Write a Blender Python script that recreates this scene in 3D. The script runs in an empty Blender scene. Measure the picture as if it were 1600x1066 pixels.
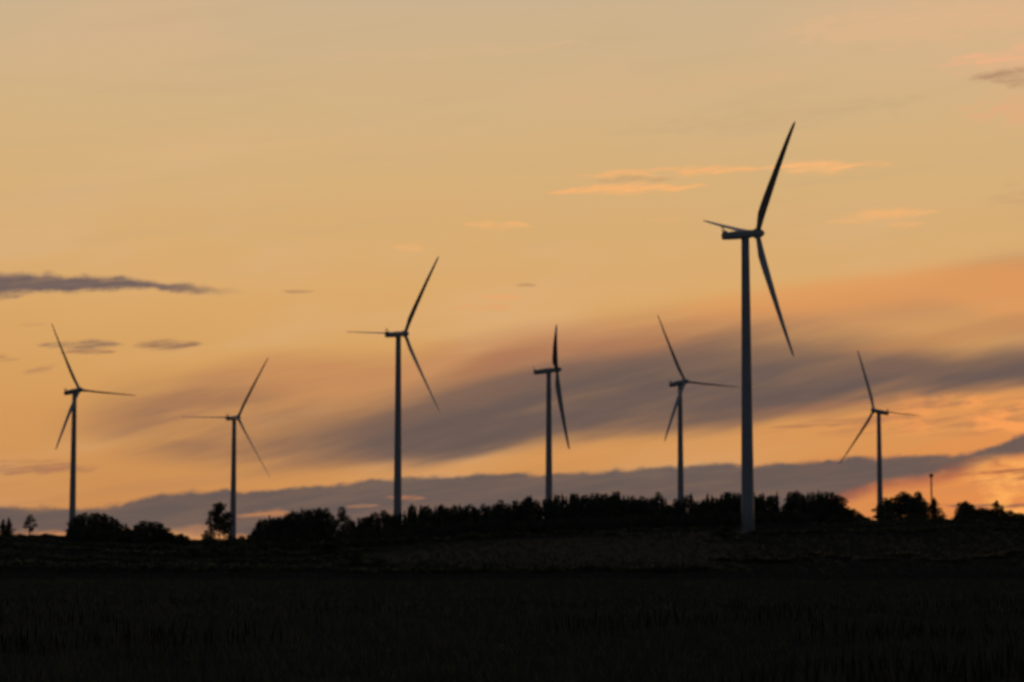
import bpy, bmesh, math, random
import numpy as np
from mathutils import Vector, Matrix, Euler

random.seed(11)
rng = np.random.default_rng(11)
scene = bpy.context.scene
col = scene.collection

# ------------------------------------------------------------------ camera
F = 3778.0                       # focal length in photo pixels (85 mm on 36 mm)
EYE = 2.7
PITCH = math.atan(357.0 / F)
cam_data = bpy.data.cameras.new("camera")
cam_data.sensor_width = 36.0
cam_data.lens = 36.0 * F / 1600.0
cam_data.clip_start = 0.5
cam_data.clip_end = 60000.0
cam = bpy.data.objects.new("camera", cam_data)
cam.location = (0, 0, EYE)
cam.rotation_euler = (math.pi / 2 + PITCH, 0, 0)
col.objects.link(cam)
scene.camera = cam
# a long lens at wide aperture, focused on the meadow in front: the soft look of the photograph
cam_data.dof.use_dof = True
cam_data.dof.focus_distance = 88.0
cam_data.dof.aperture_fstop = 0.72

scene.view_settings.view_transform = 'Standard'
scene.view_settings.look = 'None'
scene.view_settings.exposure = 0.0
scene.view_settings.gamma = 1.0
scene.render.engine = 'CYCLES'
scene.cycles.filter_width = 1.9
scene.cycles.max_bounces = 4
scene.cycles.diffuse_bounces = 2
scene.cycles.glossy_bounces = 2


def ray(px, py):
    f = Vector((0, math.cos(PITCH), math.sin(PITCH)))
    u = Vector((0, -math.sin(PITCH), math.cos(PITCH)))
    return f + Vector((1, 0, 0)) * ((px - 800) / F) + u * ((533 - py) / F)


def at(px, py, Y):
    r = ray(px, py)
    return Vector((0, 0, EYE)) + r * (Y / r.y)


def azel(px, py):
    r = ray(px, py).normalized()
    return math.degrees(math.atan2(r.x, r.y)), math.degrees(math.asin(r.z))


def lin(c):
    out = []
    for v in c:
        v /= 255.0
        out.append(v / 12.92 if v <= 0.04045 else ((v + 0.055) / 1.055) ** 2.4)
    return (*out, 1.0)


# ------------------------------------------------------------------ sky
SUN_AZ = 15.0       # degrees to the right of the view direction, just below the cloud bank
SUN_EL = 0.4
world = bpy.data.worlds.new("World")
scene.world = world
world.use_nodes = True
wt = world.node_tree
wt.nodes.clear()
N, L = wt.nodes, wt.links


def sock(x, inp):
    if isinstance(x, (int, float)):
        inp.default_value = x
    elif isinstance(x, tuple):
        inp.default_value = x
    else:
        L.new(x, inp)


def M(op, a, b=None, c=None, clamp=False):
    n = N.new('ShaderNodeMath'); n.operation = op; n.use_clamp = clamp
    sock(a, n.inputs[0])
    if b is not None: sock(b, n.inputs[1])
    if c is not None: sock(c, n.inputs[2])
    return n.outputs[0]


def MR(x, a, b, c=0.0, d=1.0, mode='SMOOTHSTEP'):
    n = N.new('ShaderNodeMapRange'); n.interpolation_type = mode; n.clamp = True if mode == 'LINEAR' else n.clamp
    sock(x, n.inputs[0]); sock(a, n.inputs[1]); sock(b, n.inputs[2]); sock(c, n.inputs[3]); sock(d, n.inputs[4])
    return n.outputs[0]


def MIX(f, a, b):
    n = N.new('ShaderNodeMix'); n.data_type = 'RGBA'; n.clamp_factor = True
    sock(f, n.inputs[0]); sock(a, n.inputs[6]); sock(b, n.inputs[7])
    return n.outputs[2]


def XYZ(a, b, c=0.0):
    n = N.new('ShaderNodeCombineXYZ')
    sock(a, n.inputs[0]); sock(b, n.inputs[1]); sock(c, n.inputs[2])
    return n.outputs[0]


def NOISE(vec, scale=1.0, detail=3.0, rough=0.5):
    n = N.new('ShaderNodeTexNoise'); n.noise_dimensions = '3D'
    n.inputs['Scale'].default_value = scale; n.inputs['Detail'].default_value = detail
    n.inputs['Roughness'].default_value = rough
    L.new(vec, n.inputs['Vector'])
    return n.outputs['Fac']


tc = N.new('ShaderNodeTexCoord')
nrm = N.new('ShaderNodeVectorMath'); nrm.operation = 'NORMALIZE'
L.new(tc.outputs['Generated'], nrm.inputs[0])
sep = N.new('ShaderNodeSeparateXYZ'); L.new(nrm.outputs[0], sep.inputs[0])
DX, DY, DZ = sep.outputs
AZ = M('MULTIPLY', M('ARCTAN2', DX, DY), 180 / math.pi)
EL = M('MULTIPLY', M('ARCSINE', DZ), 180 / math.pi)

A0, A1, E0, E1 = -30.0, 30.0, -2.0, 28.0        # domain of the cloud outlines
AZN = M('DIVIDE', M('SUBTRACT', AZ, A0), A1 - A0, clamp=True)


def CURVE(pts):
    """pts: list of (azimuth, elevation) in degrees -> elevation socket"""
    n = N.new('ShaderNodeFloatCurve')
    m = n.mapping; m.use_clip = False
    c = m.curves[0]
    P = [((a - A0) / (A1 - A0), (e - E0) / (E1 - E0)) for a, e in pts]
    P = [(0.0, P[0][1])] + P + [(1.0, P[-1][1])]
    c.points[0].location = P[0]; c.points[1].location = P[-1]
    for p in P[1:-1]:
        c.points.new(*p)
    for p in c.points:
        p.handle_type = 'AUTO_CLAMPED'
    m.update()
    L.new(AZN, n.inputs['Value'])
    return M('MULTIPLY_ADD', n.outputs[0], E1 - E0, E0)


def pc(pts):
    return CURVE([azel(x, y) for x, y in pts])


# fine streaky noise, running almost level and slightly upward to the right
SK = M('SUBTRACT', EL, M('MULTIPLY', AZ, 0.13))
streak = NOISE(XYZ(M('MULTIPLY', AZ, 0.22), M('MULTIPLY', SK, 2.4), 3.1), 1.0, 4.0, 0.55)
streak2 = NOISE(XYZ(M('MULTIPLY', AZ, 0.55), M('MULTIPLY', SK, 5.5), 9.7), 1.0, 4.0, 0.6)
soft = NOISE(XYZ(M('MULTIPLY', AZ, 0.16), M('MULTIPLY', SK, 0.6), 1.3), 1.0, 3.0, 0.5)
lump = NOISE(XYZ(M('MULTIPLY', AZ, 0.9), M('MULTIPLY', EL, 2.2), 5.0), 1.0, 3.0, 0.55)

SL = M('SUBTRACT', EL, M('MULTIPLY', AZ, 0.24))
slant = NOISE(XYZ(M('MULTIPLY', AZ, 0.2), M('MULTIPLY', SL, 1.5), 4.4), 1.0, 4.0, 0.5)
slantf = NOISE(XYZ(M('MULTIPLY', AZ, 0.35), M('MULTIPLY', SL, 2.6), 6.6), 1.0, 3.0, 0.5)
frill = NOISE(XYZ(M('MULTIPLY', AZ, 1.7), M('MULTIPLY', SK, 3.0), 2.2), 1.0, 3.0, 0.55)
fibre = NOISE(XYZ(M('MULTIPLY', AZ, 1.1), M('MULTIPLY', SK, 13.0), 7.2), 1.0, 3.0, 0.6)

# clear sky gradient by elevation
BASE = [(-30, (120, 84, 62)), (0, (190, 126, 82)), (1.0, (202, 137, 82)), (2.0, (206, 144, 84)), (3.5, (212, 153, 90)), (5.0, (215, 162, 98)),
        (6.5, (219, 169, 107)), (8.0, (216, 173, 116)), (10.0, (213, 177, 126)), (12.0, (208, 178, 136)),
        (13.6, (203, 178, 143)), (18, (184, 168, 146)), (26, (134, 136, 140)), (40, (74, 86, 106)), (90, (44, 56, 82))]
ramp = N.new('ShaderNodeValToRGB')
cr = ramp.color_ramp
while len(cr.elements) > 1:
    cr.elements.remove(cr.elements[0])
RL, RH = -30.0, 90.0
for k, (e, c) in enumerate(BASE):
    p = (e - RL) / (RH - RL)
    el = cr.elements[0] if k == 0 else cr.elements.new(p)
    el.position = p; el.color = lin(c)
L.new(M('DIVIDE', M('SUBTRACT', M('ADD', EL, M('MULTIPLY', M('SUBTRACT', soft, 0.5), 1.5)), RL), RH - RL, clamp=True), ramp.inputs[0])
sky = ramp.outputs[0]
# warmer low on the right, around the hidden sun
gl = M('MULTIPLY', MR(AZ, 2.0, 15.0), MR(EL, 7.0, 0.5))
sky = MIX(M('MULTIPLY', gl, 0.9), sky, lin((240, 142, 74)))
# large soft warm and cool veils high up
sky = MIX(M('MULTIPLY', MR(soft, 0.48, 0.72), 0.35), sky, lin((222, 178, 134)))
sky = MIX(M('MULTIPLY', M('MULTIPLY', MR(streak, 0.5, 0.75), MR(EL, 4.0, 10.0)), 0.22), sky, lin((198, 168, 128)))
pinkR = M('MULTIPLY', MR(AZ, 4.0, 12.0), MR(EL, 10.0, 13.5))
sky = MIX(M('MULTIPLY', pinkR, 0.55), sky, lin((226, 180, 136)))


def band(base, top, bot, st, sb, colr, op, warp=0.3, wn=None, tex=0.0, tn=None, fe=1.0):
    """a layer of cloud between two outlines; st/sb: how softly it fades above and below (degrees)"""
    wn = streak if wn is None else wn
    e = M('ADD', EL, M('MULTIPLY', M('SUBTRACT', wn, 0.5), warp * 2))
    t = pc(top); b = pc(bot)
    m = M('MULTIPLY', MR(M('SUBTRACT', t, e), -st, st), MR(M('SUBTRACT', e, b), -sb, sb))
    ax0, ax1 = top[0][0], top[-1][0]
    if ax0 > 0:
        a = azel(ax0, 700)[0]; m = M('MULTIPLY', m, MR(AZ, a - 0.5, a + fe))
    if ax1 < 1600:
        a = azel(ax1, 700)[0]; m = M('MULTIPLY', m, MR(AZ, a + 0.5, a - fe))
    if tex:
        tn_ = streak if tn is None else tn
        m = M('MULTIPLY', m, MR(tn_, 0.3, 0.62, 1.0 - tex, 1.0))
    return MIX(M('MULTIPLY', m, op), base, colr)


# warm soft skirt above the big slanting band
sky = band(sky, [(150, 640), (350, 572), (450, 555), (600, 560), (700, 535), (850, 505), (1000, 492), (1200, 470), (1400, 440), (1600, 400)],
           [(150, 650), (350, 640), (450, 640), (600, 640), (700, 620), (850, 600), (1000, 580), (1200, 540), (1400, 520), (1600, 500)],
           0.35, 0.7, lin((186, 124, 88)), 0.62, 0.25, soft, 0.35)
# orange glow streak over it, right
sky = band(sky, [(1040, 480), (1150, 462), (1300, 438), (1450, 418), (1600, 410)],
           [(1040, 490), (1150, 490), (1300, 486), (1450, 470), (1600, 500)],
           0.25, 0.3, lin((228, 156, 92)), 0.75, 0.15, streak, 0.3)
# brown haze left of the main band
sky = band(sky, [(60, 640), (200, 610), (330, 600), (450, 620), (620, 640)],
           [(60, 690), (200, 700), (330, 722), (450, 735), (620, 730)],
           0.6, 0.45, lin((150, 110, 84)), 0.8, 0.35, slant, 0.6, slantf, 3.0)
# main slanting band, mauve grey
sky = band(sky, [(300, 698), (450, 664), (520, 650), (620, 622), (700, 592), (800, 560), (900, 540), (1000, 530), (1100, 524), (1200, 520), (1300, 524), (1400, 535), (1500, 548), (1600, 535)],
           [(300, 704), (450, 718), (520, 728), (620, 730), (700, 720), (800, 700), (900, 684), (1000, 676), (1100, 672), (1200, 656), (1300, 636), (1400, 622), (1500, 616), (1600, 606)],
           0.5, 0.36, lin((120, 95, 84)), 0.92, 0.3, slantf, 0.26, slant, 5.0)
# its dense core
sky = band(sky, [(400, 690), (520, 668), (620, 650), (740, 625), (860, 590), (1000, 566), (1120, 556), (1250, 562), (1380, 568), (1480, 566), (1600, 552)],
           [(400, 695), (520, 706), (620, 716), (740, 706), (860, 680), (1000, 662), (1120, 655), (1250, 636), (1380, 614), (1480, 606), (1600, 594)],
           0.42, 0.3, lin((98, 85, 82)), 0.8, 0.4, slant, 0.4, slantf, 4.0)
# pinkish smear in its upper left shoulder
sky = band(sky, [(690, 575), (780, 545), (900, 530), (1000, 525), (1120, 520)],
           [(690, 600), (780, 580), (900, 560), (1000, 550), (1120, 524)],
           0.2, 0.25, lin((176, 116, 84)), 0.5, 0.12, streak)
sky = band(sky, [(1290, 545), (1400, 530), (1520, 505), (1600, 490)], [(1290, 552), (1400, 550), (1520, 535), (1600, 522)],
           0.15, 0.15, lin((190, 134, 88)), 0.6, 0.12, streak)
# bright clear slot below the band
sky = band(sky, [(380, 752), (500, 742), (620, 728), (720, 722), (850, 700), (1000, 690), (1100, 690), (1250, 680), (1400, 672), (1600, 640)],
           [(380, 768), (500, 762), (620, 748), (720, 742), (850, 738), (1000, 728), (1100, 722), (1250, 715), (1400, 706), (1600, 660)],
           0.16, 0.08, lin((216, 150, 86)), 0.6, 0.14, streak2, 0.55, streak)
# streaky gold and pink at right between band and bank
m = M('MULTIPLY', M('MULTIPLY', MR(AZ, 4.0, 9.5), MR(EL, 3.0, 3.3)), MR(EL, 4.2, 3.85))
sky = MIX(M('MULTIPLY', M('MULTIPLY', m, MR(streak2, 0.45, 0.62)), 0.55), sky, lin((168, 112, 84)))
sky = MIX(M('MULTIPLY', M('MULTIPLY', M('MULTIPLY', m, MR(AZ, 8.0, 11.0)), MR(lump, 0.45, 0.62)), 0.95), sky, lin((250, 160, 88)))
# lower bank, slate, with a crisp top
sky = band(sky, [(-200, 780), (0, 793), (60, 794), (125, 797), (180, 790), (230, 776), (265, 771), (400, 768), (480, 762), (560, 752), (640, 746), (760, 742), (900, 740), (1000, 733), (1060, 728), (1200, 726), (1300, 718), (1450, 712), (1530, 706), (1565, 690), (1600, 680), (1700, 670)],
           [(-200, 835), (0, 836), (100, 834), (300, 830), (420, 842), (600, 850), (900, 850), (1150, 830), (1230, 806), (1300, 790), (1350, 768), (1400, 752), (1450, 745), (1500, 738), (1560, 718), (1600, 712), (1700, 705)],
           0.07, 0.15, lin((96, 86, 84)), 0.96, 0.16, frill, 0.08, streak2)
# uneven lighter patches inside the bank
m = M('MULTIPLY', MR(EL, 2.6, 1.9), MR(streak, 0.46, 0.66))
sky = MIX(M('MULTIPLY', m, 0.12), sky, lin((140, 110, 94)))
# rosy underside of the bank at the right
sky = band(sky, [(1250, 800), (1310, 772), (1380, 752), (1450, 742), (1520, 728), (1600, 712)],
           [(1250, 812), (1310, 790), (1380, 768), (1450, 760), (1520, 742), (1600, 722)],
           0.12, 0.14, lin((176, 98, 72)), 0.6, 0.08, streak2)
# brightest gold at far right low
m = M('MULTIPLY', M('MULTIPLY', MR(AZ, 10.2, 11.6), MR(EL, 2.75, 2.35)), MR(lump, 0.4, 0.6))
sky = MIX(M('MULTIPLY', m, 0.9), sky, lin((255, 176, 92)))
m2 = M('MULTIPLY', M('MULTIPLY', MR(AZ, 9.6, 10.8), MR(streak2, 0.5, 0.62)), M('MULTIPLY', MR(EL, 1.9, 2.1), MR(EL, 2.75, 2.4)))
sky = MIX(M('MULTIPLY', m2, 0.75), sky, lin((158, 92, 70)))


def wisp(base, x0, x1, yc0, yc1, half, colr, op, th=0.42, blob=lump, warp=0.12, edge=0.35):
    """a short cloud streak centred on a line"""
    (a0, e0), (a1, e1) = azel(x0, yc0), azel(x1, yc1)
    h = half / F * 57.3
    c = M('MULTIPLY_ADD', M('SUBTRACT', AZ, a0), (e1 - e0) / (a1 - a0), e0)
    e = M('SUBTRACT', M('ADD', M('ADD', EL, M('MULTIPLY', M('SUBTRACT', streak2, 0.5), warp * 2.6)), M('MULTIPLY', M('SUBTRACT', frill, 0.5), h * 2.0)), c)
    w = (a1 - a0)
    tt = M('DIVIDE', M('SUBTRACT', AZ, (a0 + a1) / 2), w / 2)
    prof = M('SUBTRACT', 1.0, M('POWER', M('ABSOLUTE', tt), 1.8))
    hh = M('MAXIMUM', M('MULTIPLY', prof, h), 0.0001)
    m = MR(M('DIVIDE', M('ABSOLUTE', e), hh), 1.45, edge * 0.6)
    m = M('MULTIPLY', m, MR(fibre, 0.34, 0.6, 0.3, 1.0))
    m = M('MULTIPLY', m, MR(prof, 0.0, 0.6))
    if th:
        m = M('MULTIPLY', m, MR(blob, th - 0.16, th + 0.06))
    return MIX(M('MULTIPLY', m, op), base, colr)


slate, mauve = lin((106, 92, 90)), lin((150, 112, 92))
# dark streaks, left
sky = band(sky, [(-300, 436), (-60, 430), (20, 427), (60, 428), (95, 432), (125, 431), (200, 435), (250, 441), (300, 446), (368, 454)],
           [(-300, 462), (-60, 461), (20, 458), (60, 455), (130, 455), (200, 450), (250, 453), (300, 458), (368, 458)],
           0.08, 0.08, lin((112, 94, 92)), 0.95, 0.16, frill, 0.25, fibre, 1.6)
sky = band(sky, [(-300, 440), (0, 436), (60, 436), (125, 437), (200, 440), (260, 448)], [(-300, 455), (0, 452), (60, 450), (125, 449), (200, 446), (260, 451)],
           0.06, 0.06, slate, 0.75, 0.14, frill, 0.35, fibre, 1.6)
sky = wisp(sky, -60, 45, 463, 464, 6, slate, 0.6, 0)
sky = wisp(sky, 50, 205, 539, 540, 8, lin((132, 104, 90)), 0.85, 0, warp=0.08)
sky = wisp(sky, 85, 190, 551, 550, 4, lin((140, 98, 84)), 0.7, 0, warp=0.03)
sky = wisp(sky, 198, 325, 540, 538, 8, lin((140, 106, 86)), 0.85, 0, warp=0.08)
sky = wisp(sky, -40, 35, 559, 559, 4, lin((150, 102, 82)), 0.6, 0)
sky = wisp(sky, 30, 95, 585, 572, 5, lin((176, 128, 90)), 0.6, 0)
sky = wisp(sky, 25, 80, 508, 507, 4, lin((186, 140, 98)), 0.5, 0)
sky = wisp(sky, -60, 170, 735, 731, 8, lin((150, 102, 84)), 0.6, 0, warp=0.1)
sky = wisp(sky, -60, 120, 722, 720, 4, lin((165, 112, 84)), 0.45, 0, warp=0.1)
sky = wisp(sky, 435, 498, 455, 456, 3, lin((170, 124, 92)), 0.6, 0, warp=0.02)
sky = wisp(sky, 802, 842, 446, 446, 2.5, lin((150, 118, 88)), 0.5, 0, warp=0.02)
sky = wisp(sky, 1190, 1330, 668, 664, 3, lin((150, 102, 80)), 0.6, 0, warp=0.03)
sky = wisp(sky, 1450, 1640, 790, 792, 5, lin((128, 88, 76)), 0.85, 0, warp=0.02)
# bright pink wisps lit from below
pink = lin((248, 180, 114))
sky = wisp(sky, 835, 1125, 300, 290, 8, pink, 1.0, 0, warp=0.06, edge=0.1)
sky = wisp(sky, 880, 1230, 274, 262, 8, pink, 0.95, 0.42, warp=0.08, edge=0.1)
sky = wisp(sky, 1180, 1360, 262, 257, 10, lin((250, 184, 120)), 1.0, 0, warp=0.1, edge=0.1)
sky = wisp(sky, 1330, 1400, 257, 255, 4, pink, 0.8, 0, warp=0.04, edge=0.1)
sky = wisp(sky, 920, 1060, 282, 280, 6, lin((190, 144, 104)), 0.45, 0, warp=0.05)
sky = wisp(sky, 1280, 1480, 346, 326, 9, pink, 0.8, 0.5, warp=0.12, edge=0.1)
sky = wisp(sky, 1380, 1450, 352, 350, 4, pink, 0.5, 0, warp=0.05, edge=0.1)
sky = wisp(sky, 715, 838, 348, 354, 7, pink, 0.8, 0, warp=0.05, edge=0.1)
sky = wisp(sky, 608, 670, 384, 388, 7, pink, 0.4, 0, warp=0.05, edge=0.1)
sky = wisp(sky, 735, 830, 464, 466, 5, lin((236, 164, 104)), 0.6, 0, warp=0.05, edge=0.1)
sky = wisp(sky, 690, 815, 482, 478, 8, lin((232, 158, 100)), 0.4, 0, warp=0.1, edge=0.1)
sky = wisp(sky, 1000, 1075, 344, 344, 4, pink, 0.25, 0, warp=0.05, edge=0.1)
sky = wisp(sky, 1440, 1900, 104, 58, 24, lin((240, 178, 134)), 0.8, 0, warp=0.12, edge=0.1)
sky = wisp(sky, 1495, 1800, 124, 114, 16, lin((168, 124, 98)), 0.75, 0, warp=0.1, edge=0.1)
sky = wisp(sky, 1470, 1850, 178, 150, 36, lin((232, 170, 124)), 0.7, 0, warp=0.2, edge=0.0)
sky = wisp(sky, 1520, 1900, 310, 300, 40, lin((196, 156, 116)), 0.45, 0, warp=0.2, edge=0.0)
sky = wisp(sky, 900, 1500, 215, 150, 22, lin((200, 168, 124)), 0.5, 0, warp=0.2, edge=0.0)
sky = wisp(sky, 780, 1350, 165, 105, 14, lin((218, 176, 134)), 0.45, 0, warp=0.2, edge=0.0)
sky = wisp(sky, 60, 620, 250, 215, 14, lin((220, 178, 126)), 0.4, 0, warp=0.2, edge=0.0)
sky = wisp(sky, 1180, 1700, 60, 10, 34, lin((230, 182, 138)), 0.5, 0, warp=0.3, edge=0.0)
sky = wisp(sky, 400, 1000, 96, 62, 9, lin((216, 180, 138)), 0.5, 0, warp=0.15, edge=0.0)
# small orange slots near the horizon in the bank
sky = wisp(sky, 355, 465, 806, 800, 8, lin((196, 132, 86)), 0.8, 0, warp=0.06, edge=0.1)
sky = wisp(sky, 535, 600, 791, 789, 3, lin((196, 134, 92)), 0.7, 0, warp=0.03, edge=0.1)
sky = wisp(sky, 596, 670, 777, 777, 4, lin((186, 122, 84)), 0.8, 0, warp=0.03, edge=0.1)
sky = wisp(sky, 270, 345, 828, 828, 7, lin((164, 118, 92)), 0.7, 0, warp=0.03, edge=0.1)
sky = wisp(sky, 55, 125, 832, 834, 6, lin((206, 138, 88)), 0.9, 0, warp=0.03, edge=0.1)
sky = wisp(sky, 540, 640, 803, 800, 9, lin((140, 108, 94)), 0.6, 0, warp=0.05, edge=0.1)

# away from the sunset the dome falls off to the dim blue of dusk (physical sky, sun at the horizon)
nish = N.new('ShaderNodeTexSky'); nish.sky_type = 'NISHITA'
nish.sun_disc = False
nish.sun_elevation = math.radians(SUN_EL)
nish.ozone_density = 2.2
nish.dust_density = 0.3
nish.sun_rotation = math.radians(SUN_AZ)
dusk = N.new('ShaderNodeVectorMath'); dusk.operation = 'SCALE'
L.new(nish.outputs[0], dusk.inputs[0]); dusk.inputs[3].default_value = 0.12
# azimuth distance from the sunset
dd = M('ABSOLUTE', M('SUBTRACT', AZ, SUN_AZ))
dd = M('MINIMUM', dd, M('SUBTRACT', 360.0, dd))
fall = MR(dd, 27.0, 72.0, 0.0, 1.0)
sky = MIX(fall, sky, dusk.outputs[0])
bg = N.new('ShaderNodeBackground'); bg.inputs['Strength'].default_value = 1.0
L.new(sky, bg.inputs['Color'])
wo = N.new('ShaderNodeOutputWorld'); L.new(bg.outputs[0], wo.inputs['Surface'])
world.cycles.sampling_method = 'MANUAL'
world.cycles.sample_map_resolution = 512

# ------------------------------------------------------------------ sun: veiled, at the horizon
sl = bpy.data.lights.new("sun", 'SUN')
sl.energy = 0.012
sl.angle = math.radians(10)
sl.color = (1.0, 0.55, 0.28)
so = bpy.data.objects.new("sun", sl)
sd = Vector((math.sin(math.radians(SUN_AZ)) * math.cos(math.radians(SUN_EL)), math.cos(math.radians(SUN_AZ)) * math.cos(math.radians(SUN_EL)), math.sin(math.radians(SUN_EL))))
so.rotation_euler = sd.to_track_quat('Z', 'Y').to_euler()
so.location = (200, 900, 300)
col.objects.link(so)


# ------------------------------------------------------------------ helpers
def link(name, me, mat=None, parent=None):
    o = bpy.data.objects.new(name, me)
    if mat is not None and not me.materials:
        me.materials.append(mat)
    col.objects.link(o)
    if parent is not None:
        o.parent = parent
    return o


def tag(o, label=None, cat=None, group=None, kind=None):
    if label: o['label'] = label
    if cat: o['category'] = cat
    if group: o['group'] = group
    if kind: o['kind'] = kind
    return o


def empty(name, loc=(0, 0, 0), rz=0.0):
    o = bpy.data.objects.new(name, None)
    o.empty_display_size = 1.0
    o.location = loc; o.rotation_euler = (0, 0, rz)
    col.objects.link(o)
    return o


def copy_tree(o, parent=None):
    c = o.copy(); col.objects.link(c); c.parent = parent
    for ch in [x for x in o.children]:
        copy_tree(ch, c)
    return c


def material(name, c1, c2, scale, rough=0.8, detail=4.0, obj_rand=0.0, bump=0.0, spec=0.3, coords='Object', w=(0.35, 0.65)):
    m = bpy.data.materials.new(name); m.use_nodes = True
    t = m.node_tree; b = t.nodes['Principled BSDF']
    b.inputs['Roughness'].default_value = rough
    b.inputs['Specular IOR Level'].default_value = spec
    c = t.nodes.new('ShaderNodeTexCoord')
    n = t.nodes.new('ShaderNodeTexNoise'); n.inputs['Scale'].default_value = scale; n.inputs['Detail'].default_value = detail
    t.links.new(c.outputs[coords], n.inputs['Vector'])
    mr = t.nodes.new('ShaderNodeMapRange'); mr.inputs[1].default_value = w[0]; mr.inputs[2].default_value = w[1]
    t.links.new(n.outputs['Fac'], mr.inputs[0])
    mx = t.nodes.new('ShaderNodeMix'); mx.data_type = 'RGBA'
    mx.inputs[6].default_value = (*c1, 1); mx.inputs[7].default_value = (*c2, 1)
    t.links.new(mr.outputs[0], mx.inputs[0])
    out = mx.outputs[2]
    if obj_rand:
        oi = t.nodes.new('ShaderNodeObjectInfo')
        hs = t.nodes.new('ShaderNodeHueSaturation')
        mm = t.nodes.new('ShaderNodeMapRange'); mm.inputs[3].default_value = 1 - obj_rand; mm.inputs[4].default_value = 1 + obj_rand
        t.links.new(oi.outputs['Random'], mm.inputs[0]); t.links.new(mm.outputs[0], hs.inputs['Value'])
        t.links.new(out, hs.inputs['Color']); out = hs.outputs[0]
    t.links.new(out, b.inputs['Base Color'])
    if bump:
        bp = t.nodes.new('ShaderNodeBump'); bp.inputs['Strength'].default_value = bump
        t.links.new(n.outputs['Fac'], bp.inputs['Height']); t.links.new(bp.outputs[0], b.inputs['Normal'])
    return m


MAT_TOWER = material('painted_steel', (0.43, 0.44, 0.48), (0.38, 0.39, 0.43), 0.25, 0.45, 5, 0, 0.0, 0.4)
MAT_BLADE = material('glass_fibre', (0.56, 0.58, 0.6), (0.5, 0.51, 0.53), 0.4, 0.4, 4, 0, 0.0, 0.4)
MAT_NAC = material('nacelle_shell', (0.5, 0.52, 0.54), (0.44, 0.46, 0.48), 0.6, 0.5, 4)
MAT_DARKM = material('dark_metal', (0.12, 0.12, 0.13), (0.08, 0.08, 0.09), 2.0, 0.5)
MAT_CONC = material('concrete', (0.3, 0.29, 0.27), (0.22, 0.21, 0.2), 1.5, 0.9, bump=0.3)
MAT_BARK = material('bark', (0.06, 0.045, 0.035), (0.035, 0.028, 0.022), 3.0, 0.9, bump=0.3)
MAT_SPRUCE = material('spruce_needles', (0.05, 0.07, 0.05), (0.075, 0.095, 0.065), 0.5, 0.8, obj_rand=0.25, spec=0.1)
MAT_LEAF = material('leaves', (0.07, 0.085, 0.05), (0.1, 0.115, 0.065), 0.5, 0.75, obj_rand=0.3, spec=0.1)
MAT_BIRCH = material('light_leaves', (0.08, 0.1, 0.06), (0.11, 0.12, 0.07), 0.6, 0.75, obj_rand=0.2, spec=0.1)
MAT_GRASS = material('meadow_grass', (0.085, 0.09, 0.058), (0.125, 0.122, 0.085), 0.35, 0.8, 6, spec=0.1)
MAT_STALK = material('dry_stalks', (0.11, 0.095, 0.05), (0.17, 0.145, 0.085), 0.6, 0.8, 4, spec=0.1)
MAT_WEED = material('dock_leaves', (0.03, 0.03, 0.015), (0.05, 0.04, 0.022), 0.6, 0.8, 4, spec=0.1)

# ------------------------------------------------------------------ terrain
CREST = [(-900, 846), (-400, 846), (0, 842), (60, 840), (110, 841), (200, 850), (300, 858), (400, 862), (550, 860), (600, 856), (700, 848), (800, 840),
         (900, 834), (1000, 830), (1100, 827), (1200, 825), (1300, 822), (1360, 817), (1480, 820), (1600, 821), (2000, 826), (2600, 832)]
CX = np.array([at(x, y, 1000).x for x, y in CREST]); CZ = np.array([at(x, y, 1000).z for x, y in CREST])
PY = np.array([-4000, 540, 600, 650, 700, 760, 802, 860, 920, 1000, 1080, 1200, 1400, 1700, 2600, 5000, 30000])
PV = np.array([0, 0, .03, .14, .34, .62, .75, .87, .95, 1.0, .985, .95, .9, .8, .5, .1, 0.0])


def smooth_interp(x, xs, ys):
    i = np.clip(np.searchsorted(xs, x) - 1, 0, len(xs) - 2)
    d = np.gradient(ys, xs)
    h = xs[i + 1] - xs[i]
    t = np.clip((x - xs[i]) / h, 0, 1)
    # monotone-limited tangents
    s = (ys[i + 1] - ys[i]) / h
    m0 = np.clip(d[i], -3 * abs(s), 3 * abs(s)); m1 = np.clip(d[i + 1], -3 * abs(s), 3 * abs(s))
    t2, t3 = t * t, t * t * t
    return (2 * t3 - 3 * t2 + 1) * ys[i] + (t3 - 2 * t2 + t) * h * m0 + (-2 * t3 + 3 * t2) * ys[i + 1] + (t3 - t2) * h * m1


def terrain(X, Y):
    X = np.asarray(X, float); Y = np.asarray(Y, float)
    c = smooth_interp(np.clip(X, CX[0], CX[-1]), CX, CZ)
    p = smooth_interp(np.clip(Y, PY[0], PY[-1]), PY, PV)
    und = 0.35 * np.sin(X / 37.0 + 0.7) * np.sin(Y / 53.0) + 0.2 * np.sin(X / 13.0 + Y / 21.0)
    w = np.clip((Y - 560) / 120.0, 0, 1)
    wf = np.clip((960 - Y) / 60.0, 0, 1)           # keep the crest line itself clean
    return c * p + und * w * wf + 0.06 * np.sin(X / 9.0 + 1) * np.sin(Y / 14.0) * (1 - w)


def ground_z(x, y):
    return float(terrain(x, y))


def axis(dense_lo, dense_hi, step, lo, hi, grow=1.25):
    v = list(np.arange(dense_lo, dense_hi + step / 2, step))
    s, a = step, v[0]
    left = []
    while a > lo:
        s *= grow; a -= s; left.append(a)
    s, a = step, v[-1]
    right = []
    while a < hi:
        s *= grow; a += s; right.append(a)
    return np.array(left[::-1] + v + right)


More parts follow.
